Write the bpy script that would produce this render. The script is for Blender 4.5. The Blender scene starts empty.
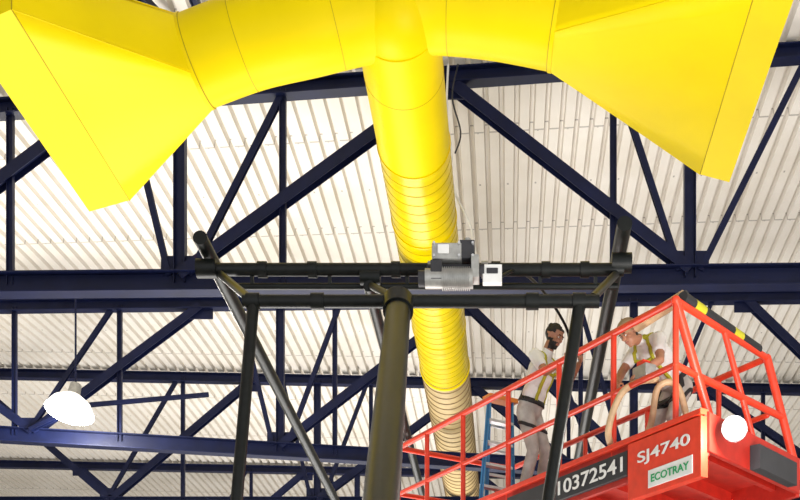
import bpy, math, random
from mathutils import Vector, Matrix, Quaternion
from mathutils.bvhtree import BVHTree
random.seed(4)
sc = bpy.context.scene
sc.view_settings.view_transform = 'Standard'
sc.view_settings.look = 'None'
V = Vector

# ------------------------------------------------------------ materials
def mat(name, col, rough=0.5, metal=0.0, var=0.12, scale=6.0, bump=0.0, emit=0.0, spec=0.5, stretch=(1, 1, 1)):
    m = bpy.data.materials.new(name); m.use_nodes = True
    nt = m.node_tree; b = nt.nodes['Principled BSDF']
    b.inputs['Roughness'].default_value = rough
    b.inputs['Metallic'].default_value = metal
    b.inputs['Specular IOR Level'].default_value = spec
    tc = nt.nodes.new('ShaderNodeTexCoord'); nz = nt.nodes.new('ShaderNodeTexNoise')
    mp = nt.nodes.new('ShaderNodeMapping'); mp.inputs['Scale'].default_value = stretch
    nz.inputs['Scale'].default_value = scale; nz.inputs['Detail'].default_value = 4
    nt.links.new(tc.outputs['Object'], mp.inputs['Vector']); nt.links.new(mp.outputs['Vector'], nz.inputs['Vector'])
    r = nt.nodes.new('ShaderNodeValToRGB')
    c = V(col[:3])
    r.color_ramp.elements[0].position = 0.3; r.color_ramp.elements[1].position = 0.7
    r.color_ramp.elements[0].color = (*(c*(1-var)), 1)
    r.color_ramp.elements[1].color = (*(c*(1+var*0.4)), 1)
    nt.links.new(nz.outputs['Fac'], r.inputs['Fac'])
    nt.links.new(r.outputs['Color'], b.inputs['Base Color'])
    if bump > 0:
        bp = nt.nodes.new('ShaderNodeBump'); bp.inputs['Strength'].default_value = bump
        bp.inputs['Distance'].default_value = 0.03
        nt.links.new(nz.outputs['Fac'], bp.inputs['Height'])
        nt.links.new(bp.outputs['Normal'], b.inputs['Normal'])
    if emit > 0:
        b.inputs['Emission Color'].default_value = (*col[:3], 1)
        b.inputs['Emission Strength'].default_value = emit
    return m

M = {}
M['navy'] = mat('navy_steel_paint', (0.005, 0.009, 0.045), 0.5, 0.0, 0.3, 3, spec=0.25)
M['yellow'] = mat('yellow_duct_paint', (0.90, 0.70, 0.0), 0.45, 0, 0.05, 1.5, 0.08, spec=0.12)
M['yellow2'] = mat('yellow_duct_reflections', (0.84, 0.64, 0.0), 0.3, 0, 0.20, 2.2, 0.25, spec=0.25, stretch=(1, 2.5, 1))  # dark squiggly reflections painted into the yellow as stretched noise
M['yseam'] = mat('duct_seam', (0.50, 0.37, 0.005), 0.5, spec=0.2)
M['tan'] = mat('tan_duct', (0.58, 0.43, 0.20), 0.5, 0, 0.25, 3)  # brown-beige tone for the far run of the trunk
M['tanseam'] = mat('tan_duct_seam', (0.28, 0.19, 0.09), 0.6)
M['black'] = mat('dark_pipe', (0.006, 0.0075, 0.007), 0.4, 0.0, 0.4, 12, spec=0.25)
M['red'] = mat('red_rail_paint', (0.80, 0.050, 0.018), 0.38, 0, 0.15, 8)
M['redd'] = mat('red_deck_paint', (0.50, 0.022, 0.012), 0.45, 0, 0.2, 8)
M['grey'] = mat('cast_aluminium', (0.42, 0.42, 0.40), 0.4, 0.5, 0.2, 20)
M['dgrey'] = mat('dark_grey', (0.04, 0.04, 0.045), 0.5, 0.0, spec=0.3)
M['white'] = mat('white_plastic', (0.85, 0.85, 0.83), 0.5)
M['blue'] = mat('blue_fibreglass', (0.06, 0.30, 0.62), 0.45)
M['orange'] = mat('orange_plastic', (0.85, 0.26, 0.03), 0.5)
M['alu'] = mat('aluminium', (0.65, 0.66, 0.68), 0.35, 0.7)
M['hose'] = mat('beige_hose', (0.62, 0.42, 0.24), 0.55, 0, 0.2, 15)
M['skin'] = mat('skin', (0.42, 0.19, 0.11), 0.5, 0, 0.1, 15)
M['hair'] = mat('dark_hair', (0.015, 0.011, 0.009), 0.7, 0, 0.4, 60)
M['shirt'] = mat('white_cotton', (0.88, 0.87, 0.85), 0.85, 0, 0.08, 9, 0.6)
M['pants'] = mat('pale_work_trousers', (0.52, 0.49, 0.45), 0.85, 0, 0.3, 9, 0.6)
M['boot'] = mat('leather_boot', (0.10, 0.06, 0.035), 0.6)
M['strap'] = mat('harness_yellow', (0.50, 0.46, 0.02), 0.6)
M['strapk'] = mat('harness_black', (0.02, 0.02, 0.022), 0.6)
M['cap'] = mat('tan_cap', (0.36, 0.25, 0.14), 0.8)
M['eye'] = mat('eye_dark', (0.02, 0.015, 0.01), 0.2)
M['eyew'] = mat('eye_white', (0.8, 0.78, 0.75), 0.3)
M['lip'] = mat('lips', (0.36, 0.12, 0.09), 0.5)
M['green'] = mat('green_ink', (0.02, 0.35, 0.12), 0.6)
M['lamp'] = mat('lamp_glass', (1.0, 0.97, 0.88), 0.4, 0, 0.0, 1, 0, emit=30)
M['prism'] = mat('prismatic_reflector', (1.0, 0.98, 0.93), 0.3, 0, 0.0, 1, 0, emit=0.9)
M['conc'] = mat('concrete', (0.46, 0.45, 0.43), 0.8, 0, 0.2, 0.6)
M['wall'] = mat('painted_wall', (0.62, 0.60, 0.56), 0.8, 0, 0.1, 1)

def deck_material():
    m = bpy.data.materials.new('white_corrugated_deck'); m.use_nodes = True
    nt = m.node_tree; N = nt.nodes; L = nt.links; b = N['Principled BSDF']
    b.inputs['Roughness'].default_value = 0.5
    tc = N.new('ShaderNodeTexCoord'); sep = N.new('ShaderNodeSeparateXYZ')
    L.new(tc.outputs['Object'], sep.inputs[0])
    nz = N.new('ShaderNodeTexNoise'); nz.inputs['Scale'].default_value = 0.8; nz.inputs['Detail'].default_value = 6
    L.new(tc.outputs['Object'], nz.inputs['Vector'])
    ramp = N.new('ShaderNodeValToRGB'); ramp.color_ramp.elements[0].position = 0.3; ramp.color_ramp.elements[1].position = 0.7
    ramp.color_ramp.elements[0].color = (0.76, 0.71, 0.63, 1); ramp.color_ramp.elements[1].color = (0.86, 0.82, 0.76, 1)
    L.new(nz.outputs['Fac'], ramp.inputs['Fac'])
    def M2(op, a, bb):
        n = N.new('ShaderNodeMath'); n.operation = op
        for i, x in enumerate((a, bb)):
            if x is None: continue
            if isinstance(x, (int, float)): n.inputs[i].default_value = x
            else: L.new(x, n.inputs[i])
        return n.outputs[0]
    fy = M2('FRACT', M2('DIVIDE', sep.outputs['Y'], 3.2), None)
    seam = M2('LESS_THAN', fy, 0.012)
    fs = M2('LESS_THAN', M2('FRACT', M2('DIVIDE', sep.outputs['Y'], 1.6), None), 0.035)
    fx = M2('LESS_THAN', M2('FRACT', M2('DIVIDE', sep.outputs['X'], 0.48), None), 0.06)
    screw = M2('MULTIPLY', fs, fx)
    fac = M2('MULTIPLY', M2('MAXIMUM', seam, screw), 0.55)
    mix = N.new('ShaderNodeMix'); mix.data_type = 'RGBA'
    L.new(fac, mix.inputs['Factor']); L.new(ramp.outputs['Color'], mix.inputs['A'])
    mix.inputs['B'].default_value = (0.12, 0.10, 0.09, 1)
    L.new(mix.outputs['Result'], b.inputs['Base Color'])
    return m
M['deck'] = deck_material()

# ------------------------------------------------------------ mesh builder
def frame(d, ref=V((0, 0, 1))):
    d = d.normalized()
    if abs(d.dot(ref)) > 0.98: ref = V((0, 1, 0))
    x = d.cross(ref).normalized(); y = x.cross(d).normalized()
    return x, y, d

class Mesh:
    def __init__(s): s.v = []; s.f = []; s.m = []; s.sm = []; s.mats = []
    def mi(s, k):
        if k not in s.mats: s.mats.append(k)
        return s.mats.index(k)
    def add(s, vs, fs, k, smooth=False):
        o = len(s.v); s.v += [tuple(v) for v in vs]; i = s.mi(k)
        for f in fs:
            s.f.append([o+a for a in f]); s.m.append(i); s.sm.append(smooth)
    def loft(s, rings, k, smooth=True, caps=True):
        n = len(rings[0]); vs = [p for r in rings for p in r]; fs = []
        for a in range(len(rings)-1):
            for i in range(n):
                j = (i+1) % n
                fs.append([a*n+i, a*n+j, (a+1)*n+j, (a+1)*n+i])
        s.add(vs, fs, k, smooth)
        if caps:
            s.add(rings[0], [list(range(n))[::-1]], k); s.add(rings[-1], [list(range(n))], k)
    def tube(s, p, q, r, k, r1=None, n=14, caps=True):
        p, q = V(p), V(q); x, y, d = frame(q-p); r1 = r if r1 is None else r1
        R = [[c + (x*math.cos(t)+y*math.sin(t))*rr for t in [2*math.pi*i/n for i in range(n)]] for c, rr in ((p, r), (q, r1))]
        s.loft(R, k, True, caps)
    def path(s, pts, r, k, n=10, sub=0, rad=None):
        pts = [V(p) for p in pts]
        if sub: pts = catmull(pts, sub)
        rings = []; ref = None
        for i, p in enumerate(pts):
            d = (pts[min(i+1, len(pts)-1)] - pts[max(i-1, 0)]).normalized()
            if ref is None: x, y, _ = frame(d)
            else:
                x = (ref - d*ref.dot(d)).normalized(); y = x.cross(d)
            ref = x
            rr = r if rad is None else rad[i]
            rings.append([p + (x*math.cos(2*math.pi*j/n)+y*math.sin(2*math.pi*j/n))*rr for j in range(n)])
        s.loft(rings, k)
    def bar(s, p, q, w, h, k, ref=V((0, 0, 1)), off=(0, 0)):
        p, q = V(p), V(q); x, y, d = frame(q-p, ref)
        o = x*off[0]+y*off[1]
        R = [[c+o+x*(a*w/2)+y*(b*h/2) for a, b in ((-1, -1), (1, -1), (1, 1), (-1, 1))] for c in (p, q)]
        s.loft(R, k, False)
    def ibeam(s, p, q, w, h, k, t=0.022):
        s.bar(p, q, t, h, k); s.bar(p, q, w, t, k, off=(0, h/2)); s.bar(p, q, w, t, k, off=(0, -h/2))
    def channel(s, p, q, w, h, k, t=0.015):
        s.bar(p, q, t, h, k, off=(-w/2, 0)); s.bar(p, q, t, h, k, off=(w/2, 0)); s.bar(p, q, w, t, k)
    def box(s, c, size, k, rot=None):
        c = V(c); hx, hy, hz = [a/2 for a in size]; Rm = rot or Matrix.Identity(3)
        vs = [c+Rm@V((sx*hx, sy*hy, sz*hz)) for sz in (-1, 1) for sx, sy in ((-1, -1), (1, -1), (1, 1), (-1, 1))]
        s.add(vs, [[3, 2, 1, 0], [4, 5, 6, 7], [0, 1, 5, 4], [1, 2, 6, 5], [2, 3, 7, 6], [3, 0, 4, 7]], k)
    def ell(s, c, ax, k, n=18, m=12):
        c = V(c); a, b, d = ax; vs = [c + d]
        for i in range(1, m):
            ph = math.pi*i/m
            for j in range(n):
                t = 2*math.pi*j/n
                vs.append(c + a*(math.sin(ph)*math.cos(t)) + b*(math.sin(ph)*math.sin(t)) + d*math.cos(ph))
        vs.append(c - d); fs = []
        for j in range(n): fs.append([0, 1+j, 1+(j+1) % n])
        for i in range(m-2):
            for j in range(n):
                o = 1+i*n; fs.append([o+j, o+n+j, o+n+(j+1) % n, o+(j+1) % n])
        o = 1+(m-2)*n; L = len(vs)-1
        for j in range(n): fs.append([o+j, L, o+(j+1) % n])
        s.add(vs, fs, k, True)
    def sph(s, c, r, k, n=14, m=10): s.ell(c, (V((r, 0, 0)), V((0, r, 0)), V((0, 0, r))), k, n, m)
    def cap(s, p, q, r0, r1, k):
        s.tube(p, q, r0, k, r1); s.sph(p, r0, k); s.sph(q, r1, k)
    def obj(s, name, parent=None, bevel=0):
        me = bpy.data.meshes.new(name); me.from_pydata(s.v, [], s.f)
        for k in s.mats: me.materials.append(M[k])
        me.polygons.foreach_set('material_index', s.m); me.polygons.foreach_set('use_smooth', s.sm)
        me.update(); o = bpy.data.objects.new(name, me); sc.collection.objects.link(o)
        if parent: o.parent = parent
        if bevel:
            b = o.modifiers.new('bevel', 'BEVEL'); b.width = bevel; b.segments = 2; b.limit_method = 'ANGLE'
        return o

def catmull(P, sub):
    out = []
    for i in range(len(P)-1):
        a, b, c, d = P[max(i-1, 0)], P[i], P[i+1], P[min(i+2, len(P)-1)]
        for j in range(sub):
            t = j/sub
            out.append(0.5*((2*b)+(c-a)*t+(2*a-5*b+4*c-d)*t*t+(3*b-a-3*c+d)*t**3))
    out.append(P[-1]); return out
def empty(name, loc=(0, 0, 0)):
    e = bpy.data.objects.new(name, None); sc.collection.objects.link(e); e.empty_display_size = 0.2
    return e

# ------------------------------------------------------------ room shell
XL, XR, YF, YB = -20.0, 14.0, -4.0, 44.0
def slope(y): return max(-0.02, min(0.07, 0.07-0.0075*(y-17.4)))
def roofz(x, y): return 12.52 + slope(y)*x
def topz(x, y): return 12.34 + slope(y)*x

m = Mesh(); m.box(((XL+XR)/2, (YF+YB)/2, -0.1), (XR-XL, YB-YF, 0.2), 'conc'); m.obj('floor')
m = Mesh(); m.box(((XL+XR)/2, YB+0.1, 6.4), (XR-XL+0.4, 0.2, 12.8), 'wall'); m.obj('wall_back')
m = Mesh(); m.box((XL-0.1, (YF+YB)/2, 6.2), (0.2, YB-YF, 12.4), 'wall'); m.obj('wall_left')
m = Mesh(); m.box((XR+0.1, (YF+YB)/2, 6.6), (0.2, YB-YF, 13.2), 'wall'); m.obj('wall_right')

m = Mesh(); pitch = 0.24; prof = []
x = XL-0.2
while x < XR+0.2:
    prof += [(x, 0), (x+0.150, 0), (x+0.168, 0.12), (x+0.222, 0.12)]
    x += pitch
ys = [YF+i*2 for i in range(25)]
vs = [(px, y, roofz(px, y)+pz) for y in ys for px, pz in prof]
n = len(prof); fs = [[a*n+i, a*n+i+1, (a+1)*n+i+1, (a+1)*n+i] for a in range(len(ys)-1) for i in range(n-1)]
m.add(vs, fs, 'deck'); m.obj('ceiling')

# ------------------------------------------------------------ roof trusses
def truss(Y, zb, heavy, light, verts_h, verts_l, x0=-19.6, x1=13.6):
    m = Mesh()
    T = lambda x: V((x, Y, topz(x, Y)-0.02)); Bp = lambda x: V((x, Y, zb(x)))
    m.ibeam(Bp(x0), Bp(x1), 0.26, 0.28, 'navy')
    m.ibeam(T(x0), T(x1), 0.22, 0.20, 'navy')
    for a, b in heavy: m.channel(Bp(a)+V((0, 0, .1)), T(b)-V((0, 0, .05)), 0.17, 0.17, 'navy')
    for a, b in light: m.channel(Bp(a)+V((0, 0, .1)), T(b)-V((0, 0, .05)), 0.08, 0.09, 'navy')
    for a in verts_h: m.channel(Bp(a), T(a), 0.15, 0.15, 'navy')
    for a in verts_l: m.channel(Bp(a), T(a), 0.08, 0.09, 'navy')
    for a in set([h[0] for h in heavy]): m.box(Bp(a)+V((0, 0, 0.25)), (0.55, 0.03, 0.28), 'navy')
    for a in set([h[1] for h in heavy]): m.box(T(a)-V((0, 0, 0.18)), (0.5, 0.03, 0.26), 'navy')
    m.obj('roof_truss')
truss(17.4, lambda x: 9.33+0.01*x,
      [(-4.74, -0.87), (2.65, -0.87), (-9.2, -5.9), (9.6, 6.2)],
      [(-4.6, -3.25), (-4.9, -5.5), (2.5, 1.55), (2.8, 4.35), (-9.4, -11)],
      [-4.74, 2.65], [-3.25, 1.54, -7.2, 4.4, 9.6])
hv = [(-4.74, -0.87), (2.65, -0.87), (-9.9, -6.4), (9.0, 5.0), (-9.9, -13.5), (9.0, 12.5)]
lt = [(-4.6, -3.5), (-4.9, -5.6), (2.5, 1.5), (2.8, 4.3), (-10.0, -8.25), (9.2, 10.5)]
truss(25.1, lambda x: 8.90-0.058*x, hv, lt, [-4.74, 2.65], [-3.6, 1.54, -8.1, -10.3, 6.4])
truss(30.0, lambda x: 9.33, hv, lt, [-4.74, 2.65], [-3.4, 1.54, -8.1, 6.4])
truss(38.0, lambda x: 9.33, hv, lt, [-4.74, 2.65], [-3.4, 1.54, -8.1, 6.4])
truss(8.0, lambda x: 9.9, [(-4.74, -0.87), (2.65, -0.87)], [(-4.6, -3.4)], [-4.74, 2.65], [-3.4, 1.54])
m = Mesh()
m.channel((-6.2, 10.5, 11.85), (-4.0, 17.2, 12.0), 0.09, 0.1, 'navy')
m.channel((-3.95, 17.2, 12.0), (-4.2, 8.1, 12.0), 0.09, 0.1, 'navy')
m.obj('roof_brace')

# ------------------------------------------------------------ yellow duct system
duct = empty('ventilation_duct')
DX, DZ, DR = -1.16, 9.93, 0.45
YT = 22.3
m = Mesh(); m.tube((DX, 12.6, DZ), (DX, 14.9, DZ), DR, 'yellow', n=48); m.tube((DX, 14.9, DZ), (DX, YT, DZ), DR-.002, 'yellow2', n=48)
m.sph((DX, 12.6, 9.97), 0.475, 'yellow', 32, 20)
m.obj('trunk', duct)
m = Mesh(); m.tube((DX, YT, DZ), (DX, 43.9, DZ), DR-0.01, 'tan', n=40); m.obj('trunk_tan', duct)
m = Mesh(); y = 14.9; i = 0
m.tube((DX, 13.45, DZ), (DX, 13.456, DZ), DR+0.003, 'yseam', n=48)
while y < YT-.1:
    if i % 8 == 0: m.tube((DX, y, DZ), (DX, y+0.035, DZ), DR+0.012, 'yellow2', n=48); m.tube((DX, y+.035, DZ), (DX, y+0.05, DZ), DR+0.006, 'tanseam', n=48)
    else: m.tube((DX, y, DZ), (DX, y+0.006, DZ), DR+0.003, 'yseam', n=48)
    y += 0.23; i += 1
m.tube((DX, YT, DZ), (DX, YT+.08, DZ), DR+0.02, 'yellow', n=40)
while y < 43:
    m.tube((DX, y, DZ), (DX, y+0.015, DZ), DR+0.004, 'tanseam', n=40); y += 0.3
m.obj('trunk_seams', duct)
def branch(name, pts, seams):
    P = catmull([V(p) for p in pts], 8)
    m = Mesh(); m.path(P, DR, 'yellow', n=48); m.obj(name, duct)
    m = Mesh()
    for i in seams:
        i = min(i, len(P)-2); d = (P[i+1]-P[i]).normalized()
        m.tube(P[i], P[i]+d*0.006, DR+0.003, 'yseam', n=48)
    m.obj(name+'_seams', duct); return P[-1], (P[-1]-P[-2]).normalized()
le, ld = branch('branch_elbow', [(DX, 12.6, 10.02), (-1.55, 12.6, 9.97), (-2.1, 12.6, 9.84), (-2.7, 12.63, 9.72), (-3.3, 12.7, 9.55)], [12, 25])
re_, rd = branch('branch_run', [(DX, 12.6, 10.02), (-0.75, 12.6, 10.08), (-0.1, 12.6, 10.02), (0.53, 12.6, 9.90)], [10])
def hood(name, c0, d0, x1, y0, y1, z0, z1, x2, dz, shrink):
    m = Mesh(); n = 40; A = []; Bq = []; C = []
    yc, zc, hy, hz = (y0+y1)/2, (z0+z1)/2, (y1-y0)/2, (z1-z0)/2
    D = []
    ay = (V((0, 1, 0))-d0*d0.y).normalized(); az = d0.cross(ay)
    if az.z < 0: az = -az
    for i in range(n):
        t = 2*math.pi*i/n; c, s_ = math.cos(t), math.sin(t); k = max(abs(c), abs(s_))
        A.append(V(c0)+(ay*c+az*s_)*DR)
        Bq.append(V((x1, yc+c/k*hy, zc+s_/k*hz)))
        C.append(V((x2, yc+c/k*(hy-shrink), zc+dz+s_/k*hz)))
        D.append(V((x2, yc+c/k*(hy-shrink-.02), zc+dz+s_/k*(hz-.02))))
    m.loft([A, Bq], 'yellow', True, False); m.loft([Bq, C], 'yellow', False, False); m.loft([C, D], 'yellow', False, False)
    m.loft([D, [b + (V(c0)-b)*0.06 for b in Bq]], 'yseam', False, False)
    o = m.obj(name, duct)
    s_ = Mesh(); s_.tube(V(c0)-d0*.02, V(c0)+d0*.02, DR+0.012, 'yellow', n=48); s_.tube(V(c0)-d0*.028, V(c0)-d0*.02, DR+0.006, 'yseam', n=48)
    for i in range(n):
        if i % 10 == 5: s_.tube(A[i], Bq[i], 0.005, 'yellow', n=6)
    s_.path(Bq+[Bq[0]], 0.006, 'yseam', n=6)
    s_.obj(name+'_seams', duct)
hood('hood', le, ld, -4.5, 10.9, 14.3, 8.9, 9.35, -4.96, -0.16, 0.05)
hood('hood_end', re_, rd, 2.3, 10.9, 14.3, 9.21, 9.66, 2.64, -0.12, 0.05)

m = Mesh()
m.path([(-0.84, 17.15, 12.3), (-0.86, 17.1, 11.6), (-0.80, 17.1, 11.1), (-0.76, 17.1, 10.5), (-0.5, 17.1, 9.9), (-0.42, 17.12, 9.2)], 0.016, 'white', n=8, sub=6)
m.path([(-0.70, 17.15, 12.3), (-0.78, 17.1, 11.8), (-0.66, 17.1, 11.3), (-0.74, 17.1, 11.0)], 0.012, 'dgrey', n=8, sub=6)
m.obj('hanging_cable')

# ------------------------------------------------------------ dark pipe frame
m = Mesh(); k = 'black'
m.tube((-2.72, 10.8, 6.49), (1.05, 10.8, 6.49), 0.058, k)
m.tube((-2.45, 10.85, 6.36), (1.0, 10.85, 6.36), 0.03, k)
m.tube((-2.09, 9.5, 5.65), (0.73, 9.5, 5.65), 0.052, k)
m.tube((-2.7, 10.55, 6.66), (-2.7, 20, 6.50), 0.064, k)
m.tube((1.03, 10.5, 6.76), (1.03, 20, 6.66), 0.068, k)
m.tube((-1.23, 10.7, 6.30), (-1.23, 20, 6.2), 0.052, k)
for X in (-2.7, 1.03, -1.23): m.tube((X, 20, 6.7), (X, 20, 0), 0.06, k)
m.tube((-2.7, 20, 6.4), (1.03, 20, 6.4), 0.05, k)
dr = V((0.2, -3.2, -2.32)); m.tube(V((-0.86, 9.5, 5.60)), V((-0.86, 9.5, 5.57))+dr*1.4, 0.098, k, n=24)
m.tube((-0.86, 9.5, 5.66), V((-0.86, 9.5, 5.6))+dr*0.03, 0.12, k, n=24)
m.tube((-2.01, 9.5, 5.62), (-2.26, 8.6, 0), 0.048, k)
m.tube((0.57, 9.5, 5.6), (-0.32, 8.7, 0), 0.05, k)
m.tube((-2.05, 9.5, 5.68), (-2.58, 10.8, 6.45), 0.035, k)
m.tube((0.68, 9.5, 5.68), (0.98, 10.8, 6.45), 0.035, k)
m.tube((-0.86, 9.5, 5.65), (-1.23, 10.8, 6.35), 0.035, k)
for c, r in (((-2.7, 10.8, 6.5), .085), ((1.03, 10.8, 6.55), .09), ((-1.23, 10.8, 6.42), .07)):
    m.tube(V(c)-V((0.09, 0, 0)), V(c)+V((0.09, 0, 0)), r, k)
for X in (-2.01, -0.86, 0.57, -1.5, 0.2): m.tube((X-0.05, 9.5, 5.65), (X+0.05, 9.5, 5.65), 0.066, k)
for X in (-2.2, -1.75, -1.0, -0.1, 0.35, 0.7): m.tube((X-0.04, 10.8, 6.49), (X+0.04, 10.8, 6.49), 0.072, k)
for X in (-2.3, -1.6, -0.9, -0.2, 0.3, 0.8): m.bar((X, 10.8, 6.5), (X, 10.85, 6.34), 0.03, 0.03, k)
m.obj('pipe_frame')

# hoist motor
h = empty('hoist_motor')
m = Mesh()
m.box((-0.53, 10.62, 6.54), (0.26, 0.16, 0.14), 'grey'); m.box((-0.35, 10.62, 6.56), (0.13, 0.15, 0.16), 'dgrey')
m.box((-0.56, 10.53, 6.55), (0.10, 0.02, 0.08), 'white')
m.box((-0.62, 10.60, 6.36), (0.10, 0.2, 0.17), 'dgrey')
m.box((-0.28, 10.60, 6.40), (0.07, 0.17, 0.2), 'grey')
m.box((-0.46, 10.66, 6.44), (0.5, 0.1, 0.03), 'dgrey')
for X in (-0.64, -0.42, -0.3):
    for Z_ in (6.6, 6.49): m.tube((X, 10.54, Z_), (X, 10.51, Z_), 0.012, 'alu', n=6)
for X in (-0.68, -0.2):
    m.bar((X, 10.8, 6.56), (X, 10.6, 6.40), 0.05, 0.012, 'grey'); m.tube((X-.03, 10.8, 6.49), (X+.03, 10.8, 6.49), 0.075, 'grey')
m.tube((-0.35, 10.62, 6.64), (-0.35, 10.62, 6.68), 0.03, 'grey'); m.tube((-0.24, 10.6, 6.4), (-0.2, 10.6, 6.4), 0.05, 'dgrey')
m.obj('gearbox', h, 0.01)
m = Mesh(); m.tube((-0.72, 10.58, 6.31), (-0.30, 10.58, 6.31), 0.085, 'grey', n=24)
for i in range(14): m.tube((-0.57+i*0.018, 10.58, 6.31), (-0.562+i*0.018, 10.58, 6.31), 0.1, 'grey', n=24)
m.tube((-0.78, 10.58, 6.31), (-0.71, 10.58, 6.31), 0.07, 'dgrey', n=24)
m.obj('motor_barrel', h)
m = Mesh(); m.box((-0.13, 10.62, 6.36), (0.17, 0.08, 0.16), 'white'); m.box((-0.13, 10.575, 6.38), (0.1, 0.01, 0.05), 'dgrey')
m.obj('control_box', h, 0.01)
m = Mesh()
m.path([(-0.05, 10.62, 6.35), (0.12, 10.9, 6.52), (0.38, 11.8, 6.70), (0.62, 12.4, 6.60), (0.66, 12.60, 6.42)], 0.015, 'black', n=8, sub=8)
m.obj('power_cable', h)

# ------------------------------------------------------------ scissor lift platform
lift = empty('scissor_lift')
u = V((-2.84, 4.3, 0)).normalized(); v = V((0.63, 0.775, 0)).normalized()
Bc = V((1.49, 10.6, 0)); A_ = V((-1.35, 14.9, 0)); D_ = V((2.59, 11.95, 0))
P0 = Bc - u*0.40; P1 = A_; P3 = P0 + v*1.75; P2 = P1 + v*1.75
ZF, ZT, ZM = 5.0, 6.13, 5.56
up = V((0, 0, 1))
def Z(p, z): return V((p.x, p.y, z))
m = Mesh()
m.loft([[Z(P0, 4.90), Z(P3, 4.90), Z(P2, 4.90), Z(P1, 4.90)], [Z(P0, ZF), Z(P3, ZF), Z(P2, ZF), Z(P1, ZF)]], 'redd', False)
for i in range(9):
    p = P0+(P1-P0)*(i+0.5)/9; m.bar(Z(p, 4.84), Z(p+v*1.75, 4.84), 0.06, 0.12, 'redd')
m.obj('deck', lift)
nrm = V((-0.834, -0.551, 0))
m = Mesh()
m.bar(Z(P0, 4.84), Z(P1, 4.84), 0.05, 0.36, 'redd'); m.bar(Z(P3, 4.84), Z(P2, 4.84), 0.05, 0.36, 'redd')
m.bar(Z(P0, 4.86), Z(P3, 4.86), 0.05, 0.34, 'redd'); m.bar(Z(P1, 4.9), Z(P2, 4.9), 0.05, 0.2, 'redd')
q0 = P0+nrm*0.03; m.bar(Z(q0, 4.73), Z(q0+u*0.98, 4.73), 0.08, 0.52, 'red')
m.bar(Z(q0+u*1.00, 4.83), Z(q0+u*3.0, 4.83), 0.07, 0.23, 'dgrey')
m.bar(Z(q0+nrm*.045+u*0.10, 4.60), Z(q0+nrm*.045+u*0.68, 4.60), 0.012, 0.16, 'white')
m.bar(Z(P0+nrm*.03, 5.03), Z(P1+nrm*.03, 5.03), 0.09, 0.05, 'red')
pe = P0+v*0.75
m.bar(Z(pe-u*.08, 4.80), Z(pe+v*.75-u*.08, 4.80), 0.10, 0.22, 'dgrey')
m.obj('side_panels', lift, 0.008)
m = Mesh(); r = 0.033; k = 'red'
Bt, At, Dt = Z(Bc, ZT), Z(A_, ZT), Z(D_, ZT)
E = D_ + u*4.6; Et = Z(E, ZT)
def rail(a, b, rr=r): m.tube(a, b, rr, k); m.sph(a, rr, k); m.sph(b, rr, k)
rail(Bt, At); rail(Z(Bc, ZM), Z(A_, ZM), 0.028); rail(Dt, Et); rail(Z(D_, ZM), Z(E, ZM), 0.028)
rail(At, Et); rail(Z(A_, ZM), Z(E, ZM), 0.028)
rail(Bt, Dt)
for t in (0.0, 0.17, 0.34, 0.52, 0.70, 0.86, 1.0): p = Bc+(A_-Bc)*t; rail(Z(p, 4.95), Z(p, ZT), 0.028)
for t in (0.15, 0.4, 0.65, 1.0): p = D_+(E-D_)*t; rail(Z(p, 4.95), Z(p, ZT), 0.028)
b1 = V((1.96, 11.12, 4.98)); b2 = V((2.92, 12.05, 4.98))
rail(Bt, b1, 0.042); rail(Dt, b2, 0.042)
g = lambda t, a, b: a+(b-a)*t
rail(g(.5, Bt, b1), g(.5, Dt, b2), 0.035); rail(g(.97, Bt, b1), g(.97, Dt, b2), 0.035)
rail(g(.5, Bt, Dt), g(.5, b1, b2), 0.03)
rail(Z(Bc, ZM), g(.5, Bt, b1), 0.03)
m.obj('guard_rails', lift)
m = Mesh()
a, b = Z(Bc, 6.20)+v*0.12, Z(Bc, 6.16)+v*1.55
for i in range(8): m.tube(g(i/8, a, b), g((i+1)/8, a, b), 0.05, 'strap' if i in (1, 5) else 'strapk', n=16)
m.obj('padded_lanyard', lift)
m = Mesh()
a, b = V((1.22, 11.35, 6.20)), V((1.62, 10.95, 6.32)); m.tube(a, b, 0.055, 'hose', n=18); m.tube(b, b+(b-a)*.05, 0.04, 'dgrey')
m.obj('material_roll', lift)
m = Mesh(); m.box((1.28, 11.18, 5.70), (0.20, 0.13, 0.12), 'grey', Matrix.Rotation(-0.99, 3, 'Z')); m.box((1.27, 11.17, 5.78), (0.10, 0.09, 0.05), 'red', Matrix.Rotation(-0.99, 3, 'Z'))
m.bar((1.28, 11.18, 5.65), (1.14, 11.12, 5.56), 0.03, 0.03, 'dgrey')
m.obj('control_console', lift, 0.01)
m = Mesh(); c0 = (P0+P1)/2+v*0.45
for side in (0.0, 0.85):
    cc = c0+v*side
    for i in range(3):
        z0, z1 = 1.0+i*1.2, 1.0+(i+1)*1.2
        m.bar(Z(cc-u*1.3, z0), Z(cc+u*1.3, z1), 0.06, 0.14, 'red'); m.bar(Z(cc+u*1.3+v*.07, z0), Z(cc-u*1.3+v*.07, z1), 0.06, 0.14, 'red')
m.bar(Z(c0+v*.43-u*1.5, 0.75), Z(c0+v*.43+u*1.5, 0.75), 1.2, 0.5, 'red')
for a in (-1.1, 1.1):
    for b_ in (-0.2, 1.05):
        p = Z(c0+u*a+v*b_, 0.4); m.tube(p-v*.12, p+v*.12, 0.4, 'dgrey', n=28)
m.obj('scissor_chassis', lift)
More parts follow.
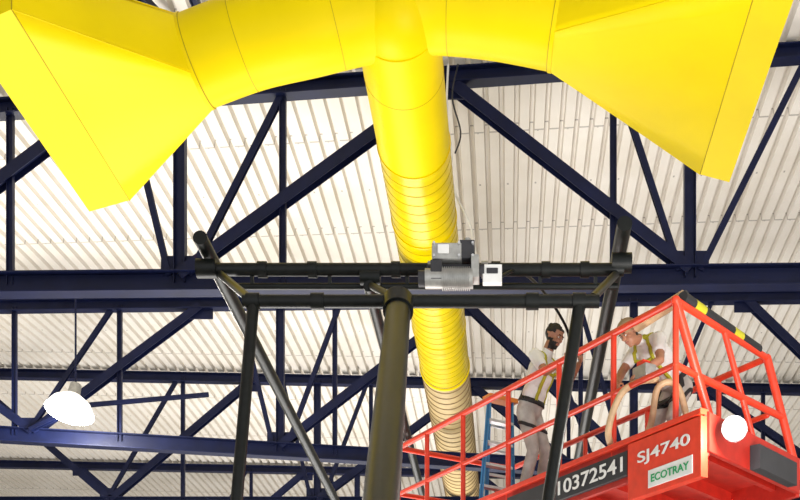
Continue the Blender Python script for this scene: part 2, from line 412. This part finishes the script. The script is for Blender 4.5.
def text(name, body, px, py, z, height, width, mk, off):
    cu = bpy.data.curves.new(name, 'FONT'); cu.body = body; cu.size = 1; cu.extrude = 0.002; cu.align_x = 'CENTER'
    cu.offset = 0.012
    o = bpy.data.objects.new(name, cu); sc.collection.objects.link(o); cu.materials.append(M[mk]); o.parent = lift
    bpy.context.view_layer.update(); d = o.dimensions
    sx, sy = width/d.x, height/d.y
    xa, ya, za = -u, up, nrm
    mt = Matrix(((xa.x*sx, 0, za.x, px+nrm.x*off), (xa.y*sx, 0, za.y, py+nrm.y*off), (0, sy, 0, z), (0, 0, 0, 1)))
    o.matrix_world = mt
pt = P0+u*1.56; text('fleet_number', '10372541', pt.x, pt.y, 4.765, 0.14, 1.02, 'white', 0.075)
pt = P0+u*0.48; text('model_number', 'SJ4740', pt.x, pt.y, 4.78, 0.13, 0.70, 'white', 0.08)
pt = P0+u*0.39; text('tray_label', 'ECOTRAY', pt.x, pt.y, 4.565, 0.07, 0.5, 'green', 0.085)

m = Mesh()
m.path([(1.42, 11.35, 5.70), (1.22, 11.2, 5.62), (1.04, 11.1, 5.45), (0.95, 11.25, 5.15), (1.1, 11.5, 5.03), (1.35, 11.45, 5.25), (1.42, 11.3, 5.6), (1.6, 11.3, 5.62), (1.72, 11.4, 5.3), (1.8, 11.6, 5.04)], 0.032, 'hose', n=14, sub=8)
m.obj('flexible_hose')

m = Mesh()
lx = V((0.83, 0.55, 0)) ; base = V((-0.30, 13.40, 5.0))
top = base+V((0.06, 0.12, 1.28)); top2 = top+V((0, 0.05, 0)); b2_ = base+V((0.05, 0.6, 0))
W = 0.40
for s_ in (0, 1):
    o = lx*(W*s_); o2 = lx*(W*(0.12 if s_ == 0 else 0.88))
    m.channel(base+o, top+o2, 0.03, 0.075, 'blue'); m.channel(b2_+o, top2+o2, 0.03, 0.05, 'blue')
for i in range(1, 5):
    t = i/5; p = base+(top-base)*t; a = p+lx*(W*.12*t); b = p+lx*(W*(1-.12*t)); m.bar(a, b, 0.09, 0.03, 'alu')
    m.bar(b2_+(top2-b2_)*t+lx*.03, b2_+(top2-b2_)*t+lx*(W-.03), 0.02, 0.03, 'alu')
m.box(top+lx*(W/2)+V((0, .03, 0.02)), (0.38, 0.16, 0.05), 'orange', Matrix.Rotation(0.58, 3, 'Z'))
m.obj('step_ladder')

# ------------------------------------------------------------ lamps
def highbay(loc, tilt, yaw):
    e = empty('high_bay_lamp'); c = V(loc)
    R = Matrix.Rotation(yaw, 3, 'Y') @ Matrix.Rotation(tilt, 3, 'X')
    m = Mesh(); n = 32
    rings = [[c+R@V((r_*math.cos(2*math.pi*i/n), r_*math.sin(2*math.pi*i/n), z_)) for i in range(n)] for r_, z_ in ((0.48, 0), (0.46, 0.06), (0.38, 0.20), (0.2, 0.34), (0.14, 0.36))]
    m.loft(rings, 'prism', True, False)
    m.tube(c+R@V((0, 0, .34)), c+R@V((0, 0, .62)), 0.13, 'grey', 0.11, n=24)
    m.obj('reflector', e)
    m = Mesh(); m.ell(c+R@V((0, 0, 0.0)), (R@V((.45, 0, 0)), R@V((0, .45, 0)), R@V((0, 0, .10))), 'lamp', 28, 10); m.obj('lens', e)
    tp = c+R@V((0, 0, .6)); m = Mesh(); m.tube(tp, V((tp.x, tp.y, topz(tp.x, tp.y))), 0.02, 'navy'); m.obj('drop_rod', e)
    L = bpy.data.lights.new('lamp_light', 'POINT'); L.energy = 600; L.color = (1, .95, .85); L.shadow_soft_size = 0.3
    o = bpy.data.objects.new('lamp_light', L); sc.collection.objects.link(o); o.location = c+R@V((0, 0, -.5)); o.parent = e
highbay((-8.75, 24.0, 9.62), -0.25, 0.12)
m = Mesh(); m.channel((-8.6, 24.3, 9.85), (-6.2, 24.95, 10.3), 0.07, 0.08, 'navy'); m.channel((-9.9, 24.9, 9.55), (-8.6, 24.3, 9.85), 0.07, 0.08, 'navy'); m.obj('lamp_bracket')
e = empty('far_lamp_standin'); c = V((1.93, 10.18, 4.86))  # stand-in for a likely distant lamp, added at the lift's near corner
m = Mesh(); m.tube(c, c+V((0.0, 0.12, 0.02)), 0.11, 'dgrey', 0.05, n=24); m.obj('housing', e)
m = Mesh(); m.ell(c, (V((.1, 0, 0)), V((0, .03, 0)), V((0, 0, .1))), 'lamp', 20, 10); m.obj('lens', e)
L = bpy.data.lights.new('lamp_light', 'POINT'); L.energy = 90; L.shadow_soft_size = 0.08; L.color = (1, .97, .9)
o = bpy.data.objects.new('lamp_light', L); sc.collection.objects.link(o); o.location = c+V((0, -0.2, 0)); o.parent = e

# ------------------------------------------------------------ people
def segdist(p, a, b):
    ab = b-a; t = max(0, min(1, (p-a).dot(ab)/max(ab.length_squared, 1e-9))); return (p-a-ab*t).length, t

def person(name, J, hat=False, beard=False):
    e = empty(name)
    m = Mesh(); tags = []
    def limb(a, b, r0, r1, tag): m.cap(a, b, r0, r1, 'skin'); tags.append((V(a), V(b), r0, r1, tag))
    J = {k_: V(x_) for k_, x_ in J.items()}
    lat = (J['shR']-J['shL']).normalized(); spine = (J['neck']-J['pelvis']).normalized()
    fw = (spine.cross(lat)).normalized()
    if fw.dot(J['facing']) < 0: fw = -fw
    pel, nk = J['pelvis'], J['neck']; ch = pel+(nk-pel)*0.62; wa = pel+(nk-pel)*0.3
    def E(c, a, b, d, tag):
        m.ell(c, (lat*a, fw*b, spine*d), 'skin', 22, 14); tags.append((c-spine*d*.6, c+spine*d*.6, (a+b)/2, (a+b)/2, tag))
    E(pel, 0.165, 0.125, 0.15, 'pants'); E(wa, 0.155, 0.118, 0.17, 'shirt'); E(ch, 0.18, 0.128, 0.22, 'shirt')
    E(ch-fw*.02+spine*.06, 0.165, 0.11, 0.17, 'shirt')
    m.ell(pel+spine*.07, (lat*.165, fw*.128, spine*.09), 'skin'); tags.append((pel+spine*.09, pel+spine*.14, .15, .15, 'shirt'))
    for s_ in ('R', 'L'):
        sh, el, wr = J['sh'+s_], J['el'+s_], J['wr'+s_]
        limb(ch+spine*.14, sh, 0.085, 0.068, 'shirt')
        limb(sh, sh+(el-sh)*.55, 0.068, 0.062, 'shirt'); limb(sh+(el-sh)*.4, el, 0.048, 0.041, 'skin'); limb(el, el+(wr-el)*.35, 0.042, 0.041, 'skin')
        limb(el+(wr-el)*.35, wr, 0.041, 0.027, 'skin')
        d = (wr-el).normalized(); pn = J['palm'+s_]; pn = (pn-d*pn.dot(d)).normalized(); l = d.cross(pn)
        if s_ == 'L': l = -l
        pc = wr+d*0.05; m.ell(pc, (l*0.042, pn*0.017, d*0.056), 'skin', 16, 10); tags.append((wr, wr+d*.1, .03, .03, 'skin'))
        for i, ln in enumerate((0.072, 0.08, 0.074, 0.058)):
            b0 = wr+d*(0.088-0.004*abs(i-1.2))+l*(0.030-0.020*i)
            d1 = (d*0.75+pn*0.65).normalized(); d2 = (d*0.05+pn*1).normalized(); d3 = (pn*.6-d*.8).normalized()
            p1 = b0+d1*ln*.45; p2 = p1+d2*ln*.32; p3 = p2+d3*ln*.24
            limb(b0, p1, .0098, .009, 'skin'); limb(p1, p2, .009, .0083, 'skin'); limb(p2, p3, .0083, .0075, 'skin')
        t0 = wr+d*.03+l*.03; t1 = t0+(l*.7+d*.55+pn*.4).normalized()*.035; t2 = t1+(d*.8+pn*.6).normalized()*.03
        limb(t0, t1, .013, .011, 'skin'); limb(t1, t2, .011, .009, 'skin')
        hp, kn, an = J['hip'+s_], J['kn'+s_], J['an'+s_]
        limb(hp, hp+(kn-hp)*.5, 0.098, 0.083, 'pants'); limb(hp+(kn-hp)*.5, kn, 0.083, 0.066, 'pants')
        limb(kn, kn+(an-kn)*.4, 0.066, 0.066, 'pants'); limb(kn+(an-kn)*.4, an, 0.066, 0.056, 'pants')
        ff = V((J['facing'].x, J['facing'].y, 0)).normalized(); si = V((-ff.y, ff.x, 0))
        m.ell(an+ff*.07-V((0, 0, .035)), (ff*.14, si*.048, V((0, 0, .045))), 'skin'); tags.append((an-V((0, 0, .05)), an+ff*.16-V((0, 0, .05)), .045, .04, 'boot'))
    hc, hf, hu = J['head'], J['look'].normalized(), J['headup']; hu = (hu-hf*hu.dot(hf)).normalized(); hs = hf.cross(hu)
    limb(nk-spine*.04, hc-hu*.07-hf*.015, 0.062, 0.054, 'skin')
    m.ell(hc+hu*.03-hf*.01, (hs*.077, hf*.097, hu*.09), 'skin', 24, 16); m.ell(hc-hu*.045+hf*.02, (hs*.058, hf*.07, hu*.075), 'skin', 20, 14)
    m.ell(hc-hu*.1+hf*.062, (hs*.024, hf*.022, hu*.02), 'skin')
    m.cap(hc+hf*.085+hu*.015, hc+hf*.107-hu*.022, .009, .014, 'skin')
    for s_ in (-1, 1):
        m.ell(hc+hs*.079*s_-hf*.005+hu*.0, (hs*.010, hf*.020, hu*.032), 'skin'); m.ell(hc+hs*.045*s_+hf*.06-hu*.015, (hs*.022, hf*.02, hu*.02), 'skin')
    m.cap(hc+hs*.04+hf*.078+hu*.036, hc-hs*.04+hf*.078+hu*.036, .012, .012, 'skin')
    if not hat:
        m.ell(hc+hu*.045-hf*.018, (hs*.087, hf*.103, hu*.092), 'skin', 24, 16)
        for _ in range(30):
            a = random.uniform(0, 6.28); b = random.uniform(.2, 1.2)
            m.sph(hc+hu*(.045+.088*math.cos(b))-hf*.018+hs*(.085*math.sin(b)*math.cos(a))+hf*(.1*math.sin(b)*math.sin(a)), random.uniform(.014, .022), 'skin', 8, 6)
    tags.append((hc-hu*.05, hc+hu*.05, .09, .09, 'head'))
    o = m.obj('body', e)
    rm = o.modifiers.new('r', 'REMESH'); rm.mode = 'VOXEL'; rm.voxel_size = 0.0075
    sm = o.modifiers.new('s', 'SMOOTH'); sm.factor = 0.5; sm.iterations = 3
    dg = bpy.context.evaluated_depsgraph_get(); me = bpy.data.meshes.new_from_object(o.evaluated_get(dg))
    o.modifiers.clear(); o.data = me; me.materials.clear()
    names = ['skin', 'shirt', 'pants', 'boot', 'hair']
    for n_ in names: me.materials.append(M[n_])
    for p in me.polygons:
        c = p.center; best = 1e9; tg = 'skin'
        for a, b, r0, r1, t_ in tags:
            dd, t = segdist(c, a, b); dd -= r0+(r1-r0)*t
            if dd < best: best = dd; tg = t_
        if tg == 'pants' or tg == 'shirt':
            hgt = (c-pel).dot(spine)
            if (c-pel).length < .35 and tg == 'shirt' and hgt < 0.07: tg = 'pants'
        if (c-hc).length < 0.17 and tg in ('head', 'skin') and (c-hc).dot(hu) > -.13 and (c-hc-hu*0).length < .15:
            q = c-hc; h_, f_, w_ = q.dot(hu), q.dot(hf), abs(q.dot(hs)); tg = 'skin'
            if not hat and ((h_ > .075) or (f_ < .0 and h_ > -.05 and not (w_ > .078 and h_ < .03)) or (f_ < .045 and h_ > .035)): tg = 'hair'
            if hat and f_ < -.02 and h_ > -.06: tg = 'hair'
            if beard and h_ < -.045 and f_ > .0 and not (h_ > -.075 and h_ < -.05 and f_ > .06 and w_ < .025): tg = 'hair'
            if beard and h_ < -.02 and abs(f_-.02) < .02 and w_ > .05: tg = 'hair'
        p.material_index = names.index(tg) if tg in names else 0; p.use_smooth = True
    m = Mesh()
    for s_ in (-1, 1):
        ec = hc+hs*.030*s_+hf*.083+hu*.010
        m.sph(ec, .0115, 'eyew'); m.sph(ec+hf*.008-hu*.002, .0065, 'eye'); m.cap(ec+hu*.022+hf*.008-hs*.016, ec+hu*.022+hf*.008+hs*.016, .004, .004, 'hair')
        m.ell(ec+hu*.005, (hs*.0135, hf*.0125, hu*.010), 'skin', 12, 8)
    m.cap(hc-hu*.056+hf*.086-hs*.018, hc-hu*.056+hf*.086+hs*.018, .006, .006, 'lip')
    m.obj('face_features', e)
    if hat:
        m = Mesh(); m.ell(hc+hu*.055-hf*.012, (hs*.092, hf*.108, hu*.085), 'cap', 28, 16)
        m.ell(hc+hu*.055+hf*.12, (hs*.075, hf*.075, hu*.009), 'cap', 24, 10); m.sph(hc+hu*.14-hf*.012, .009, 'cap'); m.obj('cap', e)
    bv = BVHTree.FromPolygons([v_.co for v_ in me.vertices], [tuple(p.vertices) for p in me.polygons])
    m = Mesh()
    def strap(pts, k_, w=0.045):
        P = catmull([V(p) for p in pts], 8); C = []
        for p in P:
            q, nn, _, _ = bv.find_nearest(p); C.append((q, nn))
        L_, R_, L2, R2 = [], [], [], []
        for i in range(len(C)):
            d = (C[min(i+1, len(C)-1)][0]-C[max(i-1, 0)][0])
            if d.length < 1e-6: continue
            d.normalize(); nn = C[i][1]; s1 = d.cross(nn).normalized(); q = C[i][0]
            L_.append(q-s1*w/2+nn*.010); R_.append(q+s1*w/2+nn*.010); L2.append(q-s1*w/2-nn*.004); R2.append(q+s1*w/2-nn*.004)
        m.loft([[L_[i], R_[i], R2[i], L2[i]] for i in range(len(L_))], k_, True)
    for s_ in (1, -1):
        sd = lat*s_
        shp = J['shR' if s_ == 1 else 'shL']; tp = nk+(shp-nk)*.52+spine*.06
        strap([pel+sd*.12+fw*.16+spine*.12, ch+sd*.10+fw*.16, ch+sd*.105+fw*.11+spine*.14, tp+fw*.04, tp-fw*.06], 'strap', .036)
        strap([tp-fw*.06, ch+sd*.07-fw*.14+spine*.10, ch-fw*.16-spine*.02, pel-sd*.1-fw*.16+spine*.12], 'strapk', .036)
        hp, kn = J['hipR' if s_ == 1 else 'hipL'], J['knR' if s_ == 1 else 'knL']; mid = hp+(kn-hp)*.35
        strap([mid+fw*.12, mid+sd*.12, mid-fw*.12, mid-sd*.1, mid+fw*.12], 'strapk', .036)
    c = pel+spine*.12; strap([c+(lat*math.cos(a*math.pi/4)+fw*math.sin(a*math.pi/4))*.3 for a in range(9)], 'strapk', .05)
    c = ch+spine*.04; strap([c+lat*.10+fw*.16, c+fw*.17, c-lat*.10+fw*.16], 'strap', .03)
    m.obj('safety_harness', e)
    return e

f1 = V((0.85, -0.5, 0)); r1 = V((-0.5, -0.85, 0))
pel = V((0.24, 12.9, 5.93)); nk = V((0.42, 12.82, 6.49))
person('bearded_worker', dict(pelvis=pel, neck=nk, facing=f1,
    shR=nk-V((0.03, 0, .06))+r1*.19, shL=nk-V((0.03, 0, .06))-r1*.19,
    elR=(0.40, 12.52, 6.20), wrR=(0.60, 12.56, 6.34), palmR=(0.2, .7, .3),
    elL=(0.68, 12.90, 6.26), wrL=(0.76, 12.66, 6.34), palmL=(-.8, -.2, .2),
    hipR=pel+r1*.09-V((0, 0, .05)), hipL=pel-r1*.09-V((0, 0, .05)),
    knR=(0.28, 12.80, 5.47), knL=(0.42, 12.98, 5.48), anR=(0.18, 12.80, 5.08), anL=(0.36, 13.04, 5.08),
    head=(0.50, 12.77, 6.66), look=(0.80, -0.55, -0.42), headup=(0.35, -0.15, 1)), hat=False, beard=True)
f2 = V((-0.85, -0.5, 0)); r2 = V((-0.5, 0.85, 0))
pel = V((1.68, 11.82, 5.80)); nk = V((1.32, 11.62, 6.20))
person('stooping_worker', dict(pelvis=pel, neck=nk, facing=f2,
    shR=nk+V((.04, .02, -.06))+r2*.19, shL=nk+V((.04, .02, -.06))-r2*.19,
    elL=(1.44, 11.28, 5.86), wrL=(1.24, 11.24, 5.72), palmL=(0, 0, -1),
    elR=(1.12, 11.72, 5.90), wrR=(1.06, 11.50, 5.72), palmR=(0.3, 0, -1),
    hipR=pel+r2*.09-V((0, 0, .03)), hipL=pel-r2*.09-V((0, 0, .03)),
    knR=(1.46, 11.82, 5.42), knL=(1.60, 11.58, 5.42), anR=(1.62, 11.98, 5.08), anL=(1.78, 11.66, 5.08),
    head=(1.17, 11.50, 6.20), look=(-0.62, -0.42, -0.62), headup=(-0.6, -0.3, 0.8)), hat=True)

# ------------------------------------------------------------ lights / world
w = bpy.data.worlds.new('world'); sc.world = w; w.use_nodes = True
bg = w.node_tree.nodes['Background']; bg.inputs[0].default_value = (0.95, 0.97, 1, 1); bg.inputs[1].default_value = 1.15
def area(loc, size, en, rot, col=(1, .97, .93)):  # unseen fill lights, added to brighten roof and ducts from below
    L = bpy.data.lights.new('fill_uplight', 'AREA'); L.shape = 'RECTANGLE'; L.size, L.size_y = size; L.energy = en; L.color = col
    o = bpy.data.objects.new('fill_uplight', L); sc.collection.objects.link(o); o.location = loc; o.rotation_euler = rot
area((5, 4, 1.2), (6, 5), 1450, (math.pi-0.45, 0.35, 0))
area((-4, 17, 0.8), (6, 6), 1350, (math.pi, 0, 0))
area((-4, 32, 0.8), (10, 8), 2200, (math.pi, 0, 0))

# ------------------------------------------------------------ camera (vertical shift lens, level body)
cd = bpy.data.cameras.new('camera'); co = bpy.data.objects.new('camera', cd); sc.collection.objects.link(co)
co.location = (0, 0, 1.6); co.rotation_euler = (math.pi/2, 0, 0)
cd.sensor_width = 36; cd.clip_end = 200
cd.lens = 54; cd.shift_x = -0.13375; cd.shift_y = 0.70375
sc.camera = co
